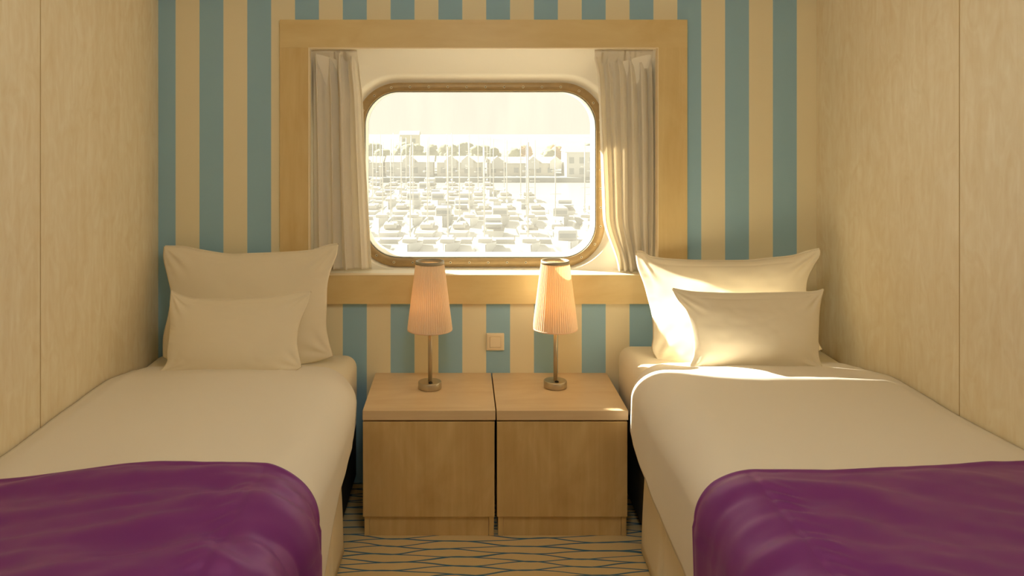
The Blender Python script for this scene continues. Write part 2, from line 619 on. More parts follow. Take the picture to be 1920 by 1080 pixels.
# screws every 7.2 cm along the middle of the ring
path = rrect(RX0 + 0.0165, RX1 - 0.0165, RZ0 + 0.0165, RZ1 - 0.0165, 0.148, yr - th - 0.002, 40, 120, 80)
n = len(path)
acc, target = 0.0, 0.02
sc_mesh = None
for i in range(n):
    a, b = path[i], path[(i + 1) % n]
    seg = (b - a).length
    while acc + seg >= target:
        p = a + (b - a) * ((target - acc) / max(seg, 1e-9))
        if sc_mesh is None:
            m_ = MB()
            prof = [(0.0052, 0), (0.0050, 0.0012), (0.0040, 0.0018), (0.0021, 0.0018), (0.0020, 0.0006)]
            rws = [[Vector((r * math.cos(2 * PI * j / 14), -h, r * math.sin(2 * PI * j / 14))) for j in range(14)] for r, h in prof]
            m_.grid(rws, closed_u=True)
            m_.add(rws[-1], [tuple(range(14))], mi=1)
            o = m_.build('screw', [M['screw'], M['screw_dark']])
            sc_mesh = o.data
            o.parent = ring
            LOC[o.name] = Vector((0, 0, 0))
        else:
            o = bpy.data.objects.new('screw', sc_mesh)
            COL.objects.link(o)
            o.parent = ring
        o.location = p - LOC['window_1']
        target += 0.0725
    acc += seg
ring.location = (0, 0, 0)
# hull reveal; its depth and unseen outer flange are shaped to block sun
hr = [rrect(RX0 + g1 - d + 0.0, RX1 - g1 + d, RZ0 + g1 - d, RZ1 - g1 + d, 0.132 + d, y) for d, y in ((0.002, yr + 0.012), (0.0, yr + 0.016), (0.0, 0.255), (0.30, 0.256))]
MB().grid(hr, closed_u=True).build('hull_reveal', M['liner'], win)
# pane
pr = rrect(RX0 + 0.02, RX1 - 0.02, RZ0 + 0.02, RZ1 - 0.02, 0.145, 0.2545)
pane = MB().add(pr, [tuple(range(len(pr)))])
pane.build('glass_pane', M['glass'], win)

# ------------------------------------------------------------------ curtains


def curtain(name, xl, xr, zt, zb, seed, nf, label, group, yc=0.036, amp=0.021):
    """xl, xr: functions of v (0 top .. 1 bottom) giving the two side edges."""
    nu, nv = 260, 90
    rows = []
    for j in range(nv + 1):
        v = j / nv
        z = zt + (zb - zt) * v
        row = []
        a, b = xl(v), xr(v)
        for i in range(nu + 1):
            u = i / nu
            uw = u + 0.035 * nz(u * 3.1, seed, v * 0.7) + 0.02 * math.sin(v * 2.2 + seed + u * 5) * u * (1 - u) * 2
            ph = 2 * PI * nf * uw + seed + 0.8 * nz(u * 4, v * 1.1, seed + 5)
            m1 = 0.65 + 0.55 * nz(u * 5.0, v * 0.9, seed + 9)
            gather = 1.0 - 0.35 * sstep(0.10, 0.0, v)
            y = yc + amp * m1 * gather * math.copysign(abs(math.sin(ph)) ** 0.7, math.sin(ph)) + 0.003 * math.sin(ph * 2.1 + 1) + 0.002 * nz(u * 40, v * 9 + 3, seed) * (0.4 + 2 * sstep(0.12, 0, v))
            x = a + (b - a) * u + 0.011 * m1 * math.sin(2 * ph + 0.5) * 1.0 * min(1, u * 8, (1 - u) * 8)
            # pinched header tape
            y += 0.004 * math.sin(u * nf * 2 * PI * 3.1 + seed) * sstep(0.07, 0.02, v)
            y = max(0.0005, min(panel_y(z) - 0.004, y)) if panel_y(z) > 0.006 else 0.0005 + 0.002 * math.sin(ph)
            row.append(Vector((x, y, z + 0.002 * nz(u * 9, 0, seed) * (1 if v > 0.98 else 0))))
        rows.append(row)
    o = MB().grid(rows).build(name, M['curtain'], base=True, solid=0.0012)
    tag(o, label, 'curtain', group)
    return o


curtain('curtain', lambda v: OX0 + 0.006 + 0.004 * v, lambda v: -0.486 + 0.012 * sstep(0, .25, v) + 0.040 * v ** 1.3,
        1.606, 0.787, 1.3, 4.2, 'cream gathered curtain at the left side of the window, above the left bed', 'window curtains')
curtain('curtain', lambda v: 0.400 + 0.012 * sstep(0, .12, v) + 0.03 * v + 0.050 * sstep(0.75, 1.0, v), lambda v: OX1 - 0.014 + 0.006 * math.sin(v * 3),
        1.606, 0.780, 4.1, 5.0, 'cream gathered curtain at the right side of the window, bright with sun', 'window curtains', yc=0.040)

# ------------------------------------------------------------------ nightstands
NZ = 0.4085


def nightstand(x0, x1, label, dark=0.0):
    yf = -0.40
    t = empty('nightstand', ((x0 + x1) / 2, -0.2, 0), label, 'nightstand', 'pair of maple nightstands under the window')
    MB().box(x0, x1, yf, -0.001, NZ - 0.031, NZ, 0.0012).build('top_board', M['night_wood_top'], t)
    MB().box(x0 + 0.010, x1 - 0.010, yf + 0.024, -0.004, 0.062, NZ - 0.0312).build('carcass', M['dark_gap'], t)
    MB().box(x0 + 0.001, x1 - 0.003, yf + 0.001, yf + 0.020, 0.0655, NZ - 0.0365, 0.0012).build('door', M['night_wood_v'], t)
    p = MB()
    p.box(x0 + 0.022, x1 - 0.022, yf + 0.012, yf + 0.028, 0.0005, 0.0640)
    pl = p.build('plinth', M['night_wood_v'], t)
    for xa in (x0 + 0.005, x1 - 0.021):
        MB().box(xa, xa + 0.0165, yf + 0.009, -0.02, 0.0005, 0.0640, 0.001).build('foot_panel', M['night_wood_v'], t)
    return t


nightstand(-0.4155, 0.0130, 'maple veneer nightstand beside the left bed, under the left lamp')
nightstand(0.0170, 0.4415, 'maple veneer nightstand beside the right bed, under the right lamp')

# ------------------------------------------------------------------ lamps


def lamp(px, py_base, label):
    dist = (CZ - NZ) * F / (py_base - VY)
    x = CX + (px - VX) * dist / F
    y = dist - CD
    t = empty('table_lamp', (x, y, NZ), label, 'lamp', 'pleated lamps on the nightstands')
    z0 = NZ + 0.0006
    MB().lathe(x, y, [(0.037, z0), (0.0402, z0 + 0.001), (0.0405, z0 + 0.003), (0.0405, z0 + 0.022), (0.0392, z0 + 0.0238), (0.037, z0 + 0.0242)], 64).build('lamp_base', M['steel'], t)
    MB().lathe(x + 0.003, y - 0.021, [(0.0072, z0 + 0.0243), (0.0072, z0 + 0.0262), (0.005, z0 + 0.028)], 20).build('switch_button', M['dark_gap'], t)
    MB().lathe(x + 0.001, y, [(0.0072, z0 + 0.0243), (0.0072, z0 + 0.225)], 28).build('stem', M['steel'], t)
    zb, zt = 0.613, 0.853
    rb, rt = 0.0775, 0.0495
    npl = 58

    def ringpts(r, z, amp, n=npl * 6, ph=0.0):
        out = []
        for i in range(n):
            a = 2 * PI * i / n
            w = amp * (abs(math.sin(a * npl / 2 + ph)) ** 0.8 - 0.5)
            w += 0.0007 * nz(math.cos(a) * 7, math.sin(a) * 7, x * 10)
            out.append(Vector((x + (r + w) * math.cos(a), y + (r + w) * math.sin(a), z)))
        return out
    rows = []
    for k in range(13):
        v = k / 12
        r = rb + (rt - rb) * v
        amp = 0.0030 * (1 - 0.5 * v)
        rows.append(ringpts(r, zb + 0.004 + (zt - zb - 0.012) * v, amp))
    sh = MB().grid(rows, closed_u=True).build('lamp_shade', M['shade'], t)
    n = 64
    # smooth hem at the foot of the shade and grey band at its head
    MB().grid([[Vector((x + r * math.cos(2 * PI * i / n), y + r * math.sin(2 * PI * i / n), z)) for i in range(n)] for r, z in
               [(rb - 0.001, zb), (rb + 0.001, zb), (rb + 0.0012, zb + 0.005), (rb - 0.001, zb + 0.005), (rb - 0.001, zb)]], closed_u=True).build('shade_hem', M['shade'], sh)
    MB().grid([[Vector((x + r * math.cos(2 * PI * i / n), y + r * math.sin(2 * PI * i / n), z)) for i in range(n)] for r, z in
               [(rt - 0.004, zt - 0.010), (rt + 0.0012, zt - 0.010), (rt + 0.0004, zt + 0.001), (rt - 0.004, zt + 0.001), (rt - 0.004, zt - 0.010)]], closed_u=True).build('shade_band', M['steel_dark'], sh)
    # socket, spider and bulb
    MB().lathe(x, y, [(0.012, z0 + 0.222), (0.014, z0 + 0.226), (0.014, z0 + 0.250), (0.012, z0 + 0.254)], 24).build('lamp_socket', M['plastic'], t)
    sp = MB()
    for k in range(3):
        a = 2 * PI * k / 3 + 0.5
        sp.tube([(x + 0.012 * math.cos(a), y + 0.012 * math.sin(a), z0 + 0.238), (x + 0.069 * math.cos(a), y + 0.069 * math.sin(a), z0 + 0.240)], 0.0012, 8)
    sp.build('shade_spider', M['steel'], t)
    MB().lathe(x, y, [(0.008, z0 + 0.254), (0.010, z0 + 0.262), (0.012, z0 + 0.272), (0.010, z0 + 0.282), (0.004, z0 + 0.288), (0.001, z0 + 0.289)], 24).build('bulb', M['bulb'], t)
    pl = bpy.data.lights.new('bulb_light', 'POINT')
    pl.energy = LAMP_W
    pl.color = (1.0, 0.58, 0.28)
    pl.shadow_soft_size = 0.03
    po = bpy.data.objects.new('bulb_light', pl)
    COL.objects.link(po)
    po.location = (-0.012, -0.004, z0 + 0.30 - NZ)
    po.parent = t
    return t


LAMP_W = 0.10
M['steel_dark'] = plain('grey_shade_band', srgb(170, 160, 136), 0.5)
M['bulb'] = plain('frosted_bulb', srgb(250, 235, 205), 0.4)
lamp(806, 728, 'lamp with cream pleated shade and nickel stem on the left nightstand')
lamp(1041, 726, 'lamp with cream pleated shade and nickel stem on the right nightstand, one side sunlit')

# ------------------------------------------------------------------ wall switch
sx, sz = CX + (928.5 - VX) * CD / F, CZ - (640 - VY) * CD / F
t = empty('light_switch', (sx, 0, sz), 'square cream rocker switch on the striped wall between the lamps', 'switch')
MB().box(sx - 0.033, sx + 0.033, -0.009, -0.0002, sz - 0.032, sz + 0.032, 0.003, seg=3).build('switch_plate', M['plastic'], t)
vs, fs = frame_rows((sx - 0.028, sx + 0.028, sz - 0.027, sz + 0.027), (sx - 0.0215, sx + 0.0215, sz - 0.0205, sz + 0.0205), -0.0115, -0.008)
MB().add(vs, fs).build('bezel', M['plastic'], t)
MB().box(sx - 0.0205, sx + 0.0205, -0.0135, -0.0085, sz - 0.0195, sz + 0.0195, 0.0015).build('rocker', M['plastic'], t)

# ------------------------------------------------------------------ beds
YF = -2.15     # foot end of the beds


def bed(side, label):
    """side -1: left bed, +1: right bed.  Everything mirrored about X."""
    s = side
    xw = s * 1.220                     # wall side
    zt = 0.487 if s < 0 else 0.520     # mattress top
    xe = s * 0.478                     # aisle side of the mattress

    def B(x0, x1, y0, y1, z0, z1, bev, seg=3):
        return MB().box(min(x0, x1), max(x0, x1), y0, y1, z0, z1, bev, seg=seg)
    t = empty('single_bed', (s * 0.85, -1.1, 0), label, 'bed', 'pair of single beds along the side walls')
    o = B(xw, xe, YF, -0.012, 0.30, zt, 0.045, 6).build('mattress', M['linen'], t)
    for p in o.data.polygons: p.use_smooth = True
    B(xw, s * 0.485, YF, -0.012, 0.03, 0.299, 0.01).build('bed_base', M['bed_base_dark'], t)  # carried back to the wall so the shaded gap reads dark
    for y in (-0.55, YF + 0.1):
        for x in (s * 1.15, s * 0.58):
            MB().lathe(x, y, [(0.02, 0.001), (0.025, 0.03)], 16).build('leg', M['bed_base_dark'], t)
    # valance with box pleats down the aisle side, turned round the head corner
    rows = []
    nz_, ny = 10, 200
    pleats = (-0.75, -1.28, -1.8)
    for j in range(nz_ + 1):
        v = j / nz_
        z = 0.300 - (0.300 - 0.006) * v
        row = []
        for i in range(14):
            k = i / 13
            row.append(Vector((s * (0.4865 - (0.4865 - 0.478) * k), -0.492, z)))
        for i in range(ny + 1):
            y = -0.497 - (YF * -1 - 0.497) * i / ny
            d = 0.0
            for yp_ in pleats:
                w = (y - yp_) / 0.022
                d -= 0.012 * math.exp(-w * w * 3) * (0.25 + v)
                w2 = (y - yp_ - 0.03) / 0.02
                d += 0.006 * math.exp(-w2 * w2) * v
                w2 = (y - yp_ + 0.03) / 0.02
                d += 0.006 * math.exp(-w2 * w2) * v
            d += 0.005 * nz(y * 4, s * 3, v * 1.5) * v
            row.append(Vector((s * (0.476 - 0.016 * v - d), y, z)))
        rows.append(row)
    MB().grid(rows).build('valance', M['skirt'], t, solid=0.0015)
    return t


bed(-1, 'left single bed with cream sheets against the left wall')
bed(1, 'right single bed with cream sheets against the right wall')


def bed_surface(s, lift=0.0):
    """Returns f(a, y) -> (point, normal-ish) where a is arc length measured from the wall side."""
    top = 0.535 if s < 0 else 0.572
    head = -0.255 if s < 0 else -0.335

    def hem(y):
        if s < 0:
            return interp([(-2.2, 0.13), (-1.1, 0.20), (-0.95, 0.235), (-0.67, 0.29), (-0.47, 0.335), (-0.2, 0.36)], y)
        return interp([(-2.2, 0.15), (-1.25, 0.22), (-0.95, 0.265), (-0.54, 0.335), (-0.2, 0.38)], y)

    def xedge(y):      # aisle side face of the duvet at the drop
        if s < 0:
            return interp([(-2.2, 0.425), (-1.2, 0.425), (-0.80, 0.425), (-0.50, 0.425), (-0.3, 0.447)], y)
        return interp([(-2.2, 0.412), (-1.2, 0.418), (-0.80, 0.428), (-0.50, 0.440), (-0.3, 0.455)], y)
    R = 0.125

    def f(q, y):
        """q 0..1 top (wall->edge), 1..2 arc, 2..3 drop"""
        zt = top - 0.030 * sstep(head - 0.22, head + 0.02, y) + (0.012 * sstep(-0.7, -1.2, y) if s > 0 else 0.0)
        xe = xedge(y)
        xw = 1.218
        if q <= 1:
            x = xw + (xe + R - xw) * q
            crown = 0.008 * math.sin(PI * q) - 0.012 * sstep(0.10, 0.0, q)
            z = zt + crown
        elif q <= 2:
            a = (q - 1) * PI / 2
            # slightly squashed quarter ellipse
            x = xe + R - R * math.sin(a)
            z = zt - 0.105 * (1 - math.cos(a))
        else:
            v = q - 2
            zb = zt - 0.105
            x = xe + 0.010 * v * math.sin(y * 5 + s) + 0.006 * v
            z = zb + (hem(y) - zb) * v
        return x, z
    return f, top, head


def duvet(s, label):
    f, top, head = bed_surface(s)
    rows = []
    ys = [head - (head - YF - 0.03) * (i / 150) for i in range(151)]
    qs = [i / 60 for i in range(60)] + [1 + i / 24 for i in range(24)] + [2 + i / 16 for i in range(17)]
    for y0 in ys:
        row = []
        for q in qs:
            # head corner of the duvet is rounded off at the aisle side
            cut = 0.085 * sstep(0.75, 2.0, q) ** 1.5 * sstep(head - 0.5, head, y0)
            y = y0 - cut
            x, z = f(q, y)
            n = 0.0045 * nz(x * 3.2, y * 2.6, s * 4) + 0.0030 * nz(x * 7, y * 5, 2 + s) + 0.0012 * nz(x * 16, y * 12, 5)
            if q > 1: n *= 1.6
            ang = min(1.0, max(0.0, q - 1)) * PI / 2
            row.append(Vector((s * (x - n * math.sin(ang)), y, z + n * math.cos(ang))))
        rows.append(row)
    # roll the head edge down onto the sheet
    roll = []
    for k, (dy, dz) in enumerate([(0.014, -0.022), (0.016, -0.012), (0.011, -0.003)]):
        rr = []
        for i, p in enumerate(rows[0]):
            q = qs[i]
            ang = min(1.0, max(0.0, q - 1)) * PI / 2
            rr.append(Vector((p.x - s * dz * math.sin(ang) * -1 * -1, p.y + dy, p.z + dz * math.cos(ang))))
        roll.append(rr)
    o = MB().grid(roll + rows).build('duvet', M['duvet'], base=True)
    md = o.modifiers.new('thickness', 'SOLIDIFY'); md.thickness = 0.006; md.offset = -1 if s > 0 else -1
    tag(o, label, 'duvet', 'cream duvets')
    return o


def throw(s, label):
    """Purple runner lying across the bed and hanging down the aisle side."""
    f, top, head = bed_surface(s)
    if s < 0:
        yh = lambda q: interp([(0, -1.235), (0.25, -1.215), (0.55, -1.170), (0.85, -1.14), (1.0, -1.14), (1.5, -1.165), (2.0, -1.19), (3, -1.19)], q)
    else:
        yh = lambda q: interp([(0, -1.235), (0.25, -1.255), (0.55, -1.300), (0.80, -1.300), (1.0, -1.285), (1.5, -1.270), (2.0, -1.270), (3, -1.255)], q)
    qs = [0.012 + i / 110 * 0.988 for i in range(110)] + [1 + i / 40 for i in range(40)] + [2 + i / 26 for i in range(27)]
    rows = []
    NY = 150
    for j in range(NY + 1):
        t_ = j / NY
        row = []
        for q in qs:
            y = yh(q) + (YF + 0.25 - yh(q)) * t_
            x, z = f(q, y)
            if q > 2:
                z -= 0.13 * (q - 2)
            d = (yh(q) - y)
            base = 0.0075 + (0.012 if s < 0 else 0.008) * sstep(0, 0.10, d) + 0.0030 * sstep(0.02, 0.0, t_)
            # folds that radiate over the shoulder and run across the bed
            big = 0.026 if s < 0 else 0.014
            w = big * nz(x * 2.1 + 3, y * 8.0 + x * 2.5, s * 7)
            w += (0.012 if s < 0 else 0.0065) * nz(x * 4.0, y * 17.0 + x * 6, 3 + s)
            sh = sstep(0.55, 1.2, q)
            w += 0.0042 * sh * math.sin((x * 0.8 * s + y * 1.0) * 46 + 3 * nz(x * 4, y * 4, 1)) * sstep(0.02, 0.12, d) * (0.4 + nz(x * 3, y * 3, 9))
            w += 0.0016 * nz(x * 22, y * 30, 2)
            w += (0.009 if s < 0 else 0.006) * nz(x * 7 - y * 6, y * 9 + x * 5, 8 + s) * sstep(0.35, 0.8, q)
            w *= 0.45 + 0.55 * sstep(0, 0.05, d)
            # sewn seam along the throw, with puckers pulling off it
            g = x - (0.515 if s > 0 else 0.548)
            am = 1.0 if s > 0 else 0.6
            w -= 0.0035 * am * math.exp(-(g / 0.004) ** 2) * sstep(0.0, 0.04, d)
            if g > 0:
                w += 0.0030 * am * math.exp(-((g - 0.022) / 0.026) ** 2) * math.sin((y + g * 0.9) * 165 + 2.5 * nz(x * 9, y * 9, 2)) * sstep(0.05, 0.16, d) * (0.6 + nz(0, y * 6, 3))
            n = max(0.005, base + w)
            ang = min(1.0, max(0.0, q - 1)) * PI / 2
            if q > 2: n += 0.004
            row.append(Vector((s * (x - n * math.sin(ang)), y, z + n * math.cos(ang))))
        rows.append(row)
    o = MB().grid(rows).build('bed_throw', M['purple'], base=True, solid=0.002)
    tag(o, label, 'throw', 'purple throws')
    return o


duvet(-1, 'cream duvet spread over the left bed')
duvet(1, 'cream duvet spread over the right bed, sunlit at the head')
throw(-1, 'purple satin throw across the foot of the left bed')
throw(1, 'purple satin throw across the foot of the right bed')

# ------------------------------------------------------------------ pillows


def catmull(pts, n):
    """n+1 evenly spread samples of a smooth curve through pts."""
    P = [Vector(p) for p in pts]
    P = [P[0] * 2 - P[1]] + P + [P[-1] * 2 - P[-2]]
    dense = []
    for i in range(1, len(P) - 2):
        for k in range(16):
            t = k / 16
            p0, p1, p2, p3 = P[i - 1], P[i], P[i + 1], P[i + 2]
            dense.append(0.5 * ((2 * p1) + (p2 - p0) * t + (2 * p0 - 5 * p1 + 4 * p2 - p3) * t * t + (3 * p1 - p0 - 3 * p2 + p3) * t ** 3))
    dense.append(P[-2])
    L = [0.0]
    for a, b in zip(dense, dense[1:]): L.append(L[-1] + (b - a).length)
    out, k = [], 0
    for i in range(n + 1):
        s_ = L[-1] * i / n
        while k < len(L) - 2 and L[k + 1] < s_: k += 1
        t = (s_ - L[k]) / max(1e-9, L[k + 1] - L[k])
        out.append(dense[k].lerp(dense[k + 1], max(0, min(1, t))))
    return out


def pillow(top, right, bottom, left, dt, db, tf, tb, seed, label, group, nu=120, nv=120, yaw=0.0, dome=0.62, vdome=0.55):
    """Outline measured on the pillow's own leaning plane: top and bottom run left to right, the sides top to bottom.
    dt, db: distances of the top and bottom edge from the camera plane; tf, tb: front and back bulge."""
    xs_ = [p[0] for p in top + bottom]
    x0, x1 = min(xs_), max(xs_)
    ys_ = [p[1] for p in top + right + bottom + left]
    y0, y1 = min(ys_), max(ys_)

    def W(p):
        k = (p[1] - y0) / (y1 - y0)
        return world_pt(p[0], p[1], dt + (db - dt) * k - yaw * ((p[0] - x0) / (x1 - x0) - 0.5))
    Tc, Rc, Bc, Lc = (catmull([W(p) for p in e], n) for e, n in ((top, nu), (right, nv), (bottom, nu), (left, nv)))
    axis = (W(top[0]) - W((top[0][0], bottom[0][1])))
    nrm = Vector((0, -(axis.z), axis.y)).normalized()
    if nrm.y > 0: nrm = -nrm
    front, back = [], []
    for j in range(nv + 1):
        v = j / nv
        rf, rb = [], []
        for i in range(nu + 1):
            u = i / nu
            c = (1 - v) * Tc[i] + v * Bc[i] + (1 - u) * Lc[j] + u * Rc[j] \
                - ((1 - u) * (1 - v) * Tc[0] + u * (1 - v) * Tc[nu] + (1 - u) * v * Bc[0] + u * v * Bc[nu])
            su, sv = math.sin(PI * u), math.sin(PI * v)
            g = (max(0, su) ** dome) * (max(0, sv) ** vdome)
            # fuller towards the foot
            g *= 0.90 + 0.22 * sstep(0.2, 0.85, v)
            edge = min(u, 1 - u, v * 0.7, (1 - v) * 0.7)
            # pull folds radiating from the four corners
            wr = 0.0
            for (cu, cv) in ((0, 0), (1, 0), (0, 1), (1, 1)):
                du, dv = abs(u - cu) * 1.5, abs(v - cv)
                r = math.hypot(du, dv)
                an = math.atan2(dv, du + 1e-6)
                wr += math.sin(an * 11 + seed * (1 + cu) + cv * 2) * math.exp(-((r - 0.16) / 0.13) ** 2) * 0.0034
            wr += 0.0036 * nz(u * 5 + seed, v * 4, seed) + 0.0016 * nz(u * 13, v * 10 + seed, 3)
            # small puckers along the side seams
            ps = math.exp(-(min(u, 1 - u) / 0.05) ** 2)
            wr += 0.0030 * ps * nz(3 + seed, v * 22, u * 3)
            wr -= 0.0022 * math.exp(-((v - 0.062 - 0.012 * nz(u * 4, seed, 7)) / 0.011) ** 2) * su
            wr *= min(1.0, edge * 16)
            rf.append(c + nrm * (tf * g + wr))
            rb.append(c - nrm * (tb * g))
        front.append(rf); back.append(rb)
    mb = MB().grid(front).grid(back, flip=True)
    zmin = min(p.z for p in mb.v)
    o = mb.build('pillow', M['linen'], base=True, weld=True)
    # piping along the top seam
    # hemmed seam along the open top side
    seam = []
    for k, (dz, dn) in enumerate([(-0.001, -0.0015), (0.0035, -0.001), (0.0035, 0.001), (-0.001, 0.0015)]):
        seam.append([Tc[i] + Vector((0, 0, dz)) + nrm * dn for i in range(1, nu)])
    MB().grid(seam).build('seam', M['linen'], o)
    tag(o, label, 'pillow', group)
    return o


P1 = dict(
    top=[(307, 462), (345, 463), (376, 469), (429, 477), (473, 476), (526, 474), (582, 470), (612, 461), (635, 457)],
    right=[(635, 457), (631, 480), (620, 508), (614, 535), (613, 570), (612, 610), (617, 640), (625, 668)],
    bottom=[(305, 670), (360, 688), (460, 695), (560, 684), (600, 676), (625, 668)],
    left=[(307, 462), (306, 485), (314, 520), (320, 552), (315, 590), (306, 630), (305, 670)])
pillow(**P1, dt=2.965, db=2.865, tf=0.062, tb=0.050, seed=1.7, label='large cream pillow standing against the striped wall on the left bed', group='large pillows')
P2 = dict(
    top=[(320, 545), (338, 554), (360, 560), (388, 562), (445, 561), (512, 557), (554, 549), (584, 547)],
    right=[(584, 547), (577, 570), (566, 595), (560, 615), (557, 640), (560, 662), (566, 688)],
    bottom=[(297, 698), (340, 700), (415, 708), (470, 706), (525, 704), (550, 697), (566, 688)],
    left=[(320, 545), (318, 575), (318, 620), (313, 660), (312, 680), (297, 698)])
pillow(**P2, dt=2.775, db=2.685, tf=0.062, tb=0.045, seed=4.4, label='small cream pillow resting in front of the large one on the left bed', group='small pillows')
P3 = dict(
    top=[(1191, 472), (1204, 472), (1222, 482), (1264, 487), (1318, 489), (1395, 489), (1438, 485), (1485, 480), (1512, 472), (1539, 466)],
    right=[(1539, 466), (1538, 480), (1526, 500), (1515, 525), (1513, 560), (1520, 600), (1530, 630), (1542, 655)],
    bottom=[(1236, 679), (1300, 690), (1400, 694), (1480, 682), (1542, 655)],
    left=[(1191, 472), (1195, 500), (1206, 530), (1213, 555), (1222, 592), (1224, 630), (1222, 656), (1236, 679)])
pillow(**P3, dt=2.895, db=2.735, yaw=0.20, dome=0.9, tf=0.09, tb=0.03, seed=2.9, label='large cream pillow leaning on the wall on the right bed, left half in the sun', group='large pillows')
P4 = dict(
    top=[(1259, 541), (1285, 546), (1315, 549), (1380, 551), (1440, 550), (1500, 549), (1530, 547), (1546, 542)],
    right=[(1546, 542), (1541, 560), (1537, 585), (1536, 610), (1535, 640), (1536, 670), (1544, 692)],
    bottom=[(1300, 700), (1316, 710), (1345, 706), (1395, 701), (1432, 703), (1465, 698), (1505, 696), (1544, 692)],
    left=[(1259, 541), (1271, 562), (1285, 580), (1294, 605), (1300, 635), (1300, 665), (1294, 685), (1300, 700)])
pillow(**P4, dt=2.630, db=2.600, yaw=0.04, dome=0.75, vdome=0.95, tf=0.056, tb=0.045, seed=6.1, label='small cream pillow resting in front of the large one on the right bed', group='small pillows')

# ------------------------------------------------------------------ the harbour outside
WZ = -13.7     # water level


def at(px, py, dist):
    p = world_pt(px, py, dist)
    return p.x, p.y, p.z


M['water'] = plain('pale_harbour_water', srgb(150, 152, 146), 0.25, bump=0.0)
M['boat_white'] = plain('white_boat_gelcoat', srgb(178, 178, 174), 0.35)
M['boat_cabin'] = plain('smoked_cabin_glass', srgb(110, 118, 122), 0.3)
M['boat_cover'] = plain('blue_grey_boat_cover', srgb(140, 150, 156), 0.8)
M['boat_teak'] = plain('teak_deck', srgb(150, 142, 122), 0.7)
M['mast'] = plain('mast_alloy', srgb(185, 183, 176), 0.4)
M['pontoon'] = plain('pontoon_planks', srgb(150, 148, 140), 0.9)
M['brick'] = plain('pale_render_front', srgb(206, 200, 184), 0.9, var=0.2, vscale=(0.3, 0.3, 0.3))
M['roof'] = plain('slate_roof', srgb(150, 146, 134), 0.9)
M['gable'] = plain('white_gable', srgb(200, 198, 190), 0.9)
M['pane'] = plain('far_window_glass', srgb(120, 128, 126), 0.3)
M['quay'] = plain('quay_stone', srgb(104, 112, 112), 0.9, var=0.25, vscale=(0.5, 0.5, 0.5))
M['hill'] = plain('hillside_green', srgb(140, 144, 124), 0.95, var=0.35, vscale=(0.03, 0.03, 0.06))
M['tree'] = plain('tree_leaves', srgb(146, 150, 118), 0.95, var=0.4, vscale=(0.4, 0.4, 0.4))
M['tree_orange'] = plain('autumn_leaves', srgb(206, 168, 122), 0.95, var=0.3, vscale=(0.4, 0.4, 0.4))
M['trunk'] = plain('tree_trunk', srgb(110, 98, 78), 0.95)

struct(MB().box(-500, 500, 20, 1100, WZ - 1, WZ).build('water', M['water']))
# far bank
struct(MB().box(-300, 300, 204, 260, WZ - 0.5, WZ + 1.2).build('ground', M['quay']))

rows = []
for j in range(30):
    v = j / 29
    y = 262 + 420 * v
    row = []
    for i in range(121):
        u = i / 120
        x = -300 + 600 * u
        h = 1 + 4.0 * sstep(0, 0.55, v) + 3 * nz(x * 0.012, v * 2, 1) * v + 1.6 * nz(x * 0.05, v * 6, 4) * sstep(0, .3, v) - 9 * sstep(0.7, 1.0, v)
        row.append(Vector((x, y, WZ + h)))
    rows.append(row)
struct(MB().grid(rows).build('terrain', M['hill']))


def hull_shape(mb, L, W, H, mi_deck):
    """Boat hull along +Y (bow at +Y end), water at 0."""
    rws = []
    N = 12
    for i in range(N + 1):
        t = i / N
        w = W / 2 * (0.80 + 0.2 * math.sin(min(1, t * 1.6) * PI / 2)) * (1 - sstep(0.45, 1.0, t) ** 1.6 * 0.97)
        h = H * (0.85 + 0.35 * t * t)
        y = -L / 2 + L * t
        rws.append([(-w, y, h), (-w * 0.92, y, h * 0.45), (-w * 0.55, y, -0.15), (0, y, -0.3 if t < 0.95 else 0.1), (w * 0.55, y, -0.15), (w * 0.92, y, h * 0.45), (w, y, h)])
    mb.grid(rws, smooth=True)
    k = len(mb.v) - len(rws) * 7
    mb.f.append(tuple(range(k, k + 7))); mb.mi.append(0); mb.sm.append(False)
    deck = [[(r[0][0] * 0.97, r[0][1], r[0][2] - 0.08), (r[6][0] * 0.97, r[6][1], r[6][2] - 0.08)] for r in rws]
    mb.grid(deck, mi=mi_deck, smooth=False)


def proto_sail(v):
    t = empty('sailing_boat', (0, 0, 0), 'x', 'boat')
    LOC[t.name] = Vector((0, 0, 0))
    L, W, H = 9.2 + v, 3.0 + 0.15 * v, 1.15
    m = MB(); hull_shape(m, L, W, H, 1)
    m.build('hull', [M['boat_white'], M['boat_teak']], t)
    m = MB()
    m.box(-0.85, 0.85, -1.2, 2.4, H * 0.9, H * 0.9 + 0.62, 0.15)
    m.box(-0.88, 0.88, -0.9, 2.0, H * 0.9 + 0.22, H * 0.9 + 0.45, mi=1)
    m.build('cabin', [M['boat_white'], M['boat_cabin']], t)
    m = MB()
    m.tube([(0, 0.6, H), (0, 0.6, 12.2 + v)], [0.09, 0.06], 8)
    m.tube([(-0.8, 0.6, 5.5), (0.8, 0.6, 5.5)], 0.04, 6)
    m.tube([(-0.55, 0.6, 8.6), (0.55, 0.6, 8.6)], 0.04, 6)
    m.build('mast', M['mast'], t)
    m = MB()
    m.tube([(0, 0.5, 2.25), (0, -3.6, 2.3)], [0.20, 0.13], 8)
    m.build('boom_cover', M['boat_cover'], t)
    return t


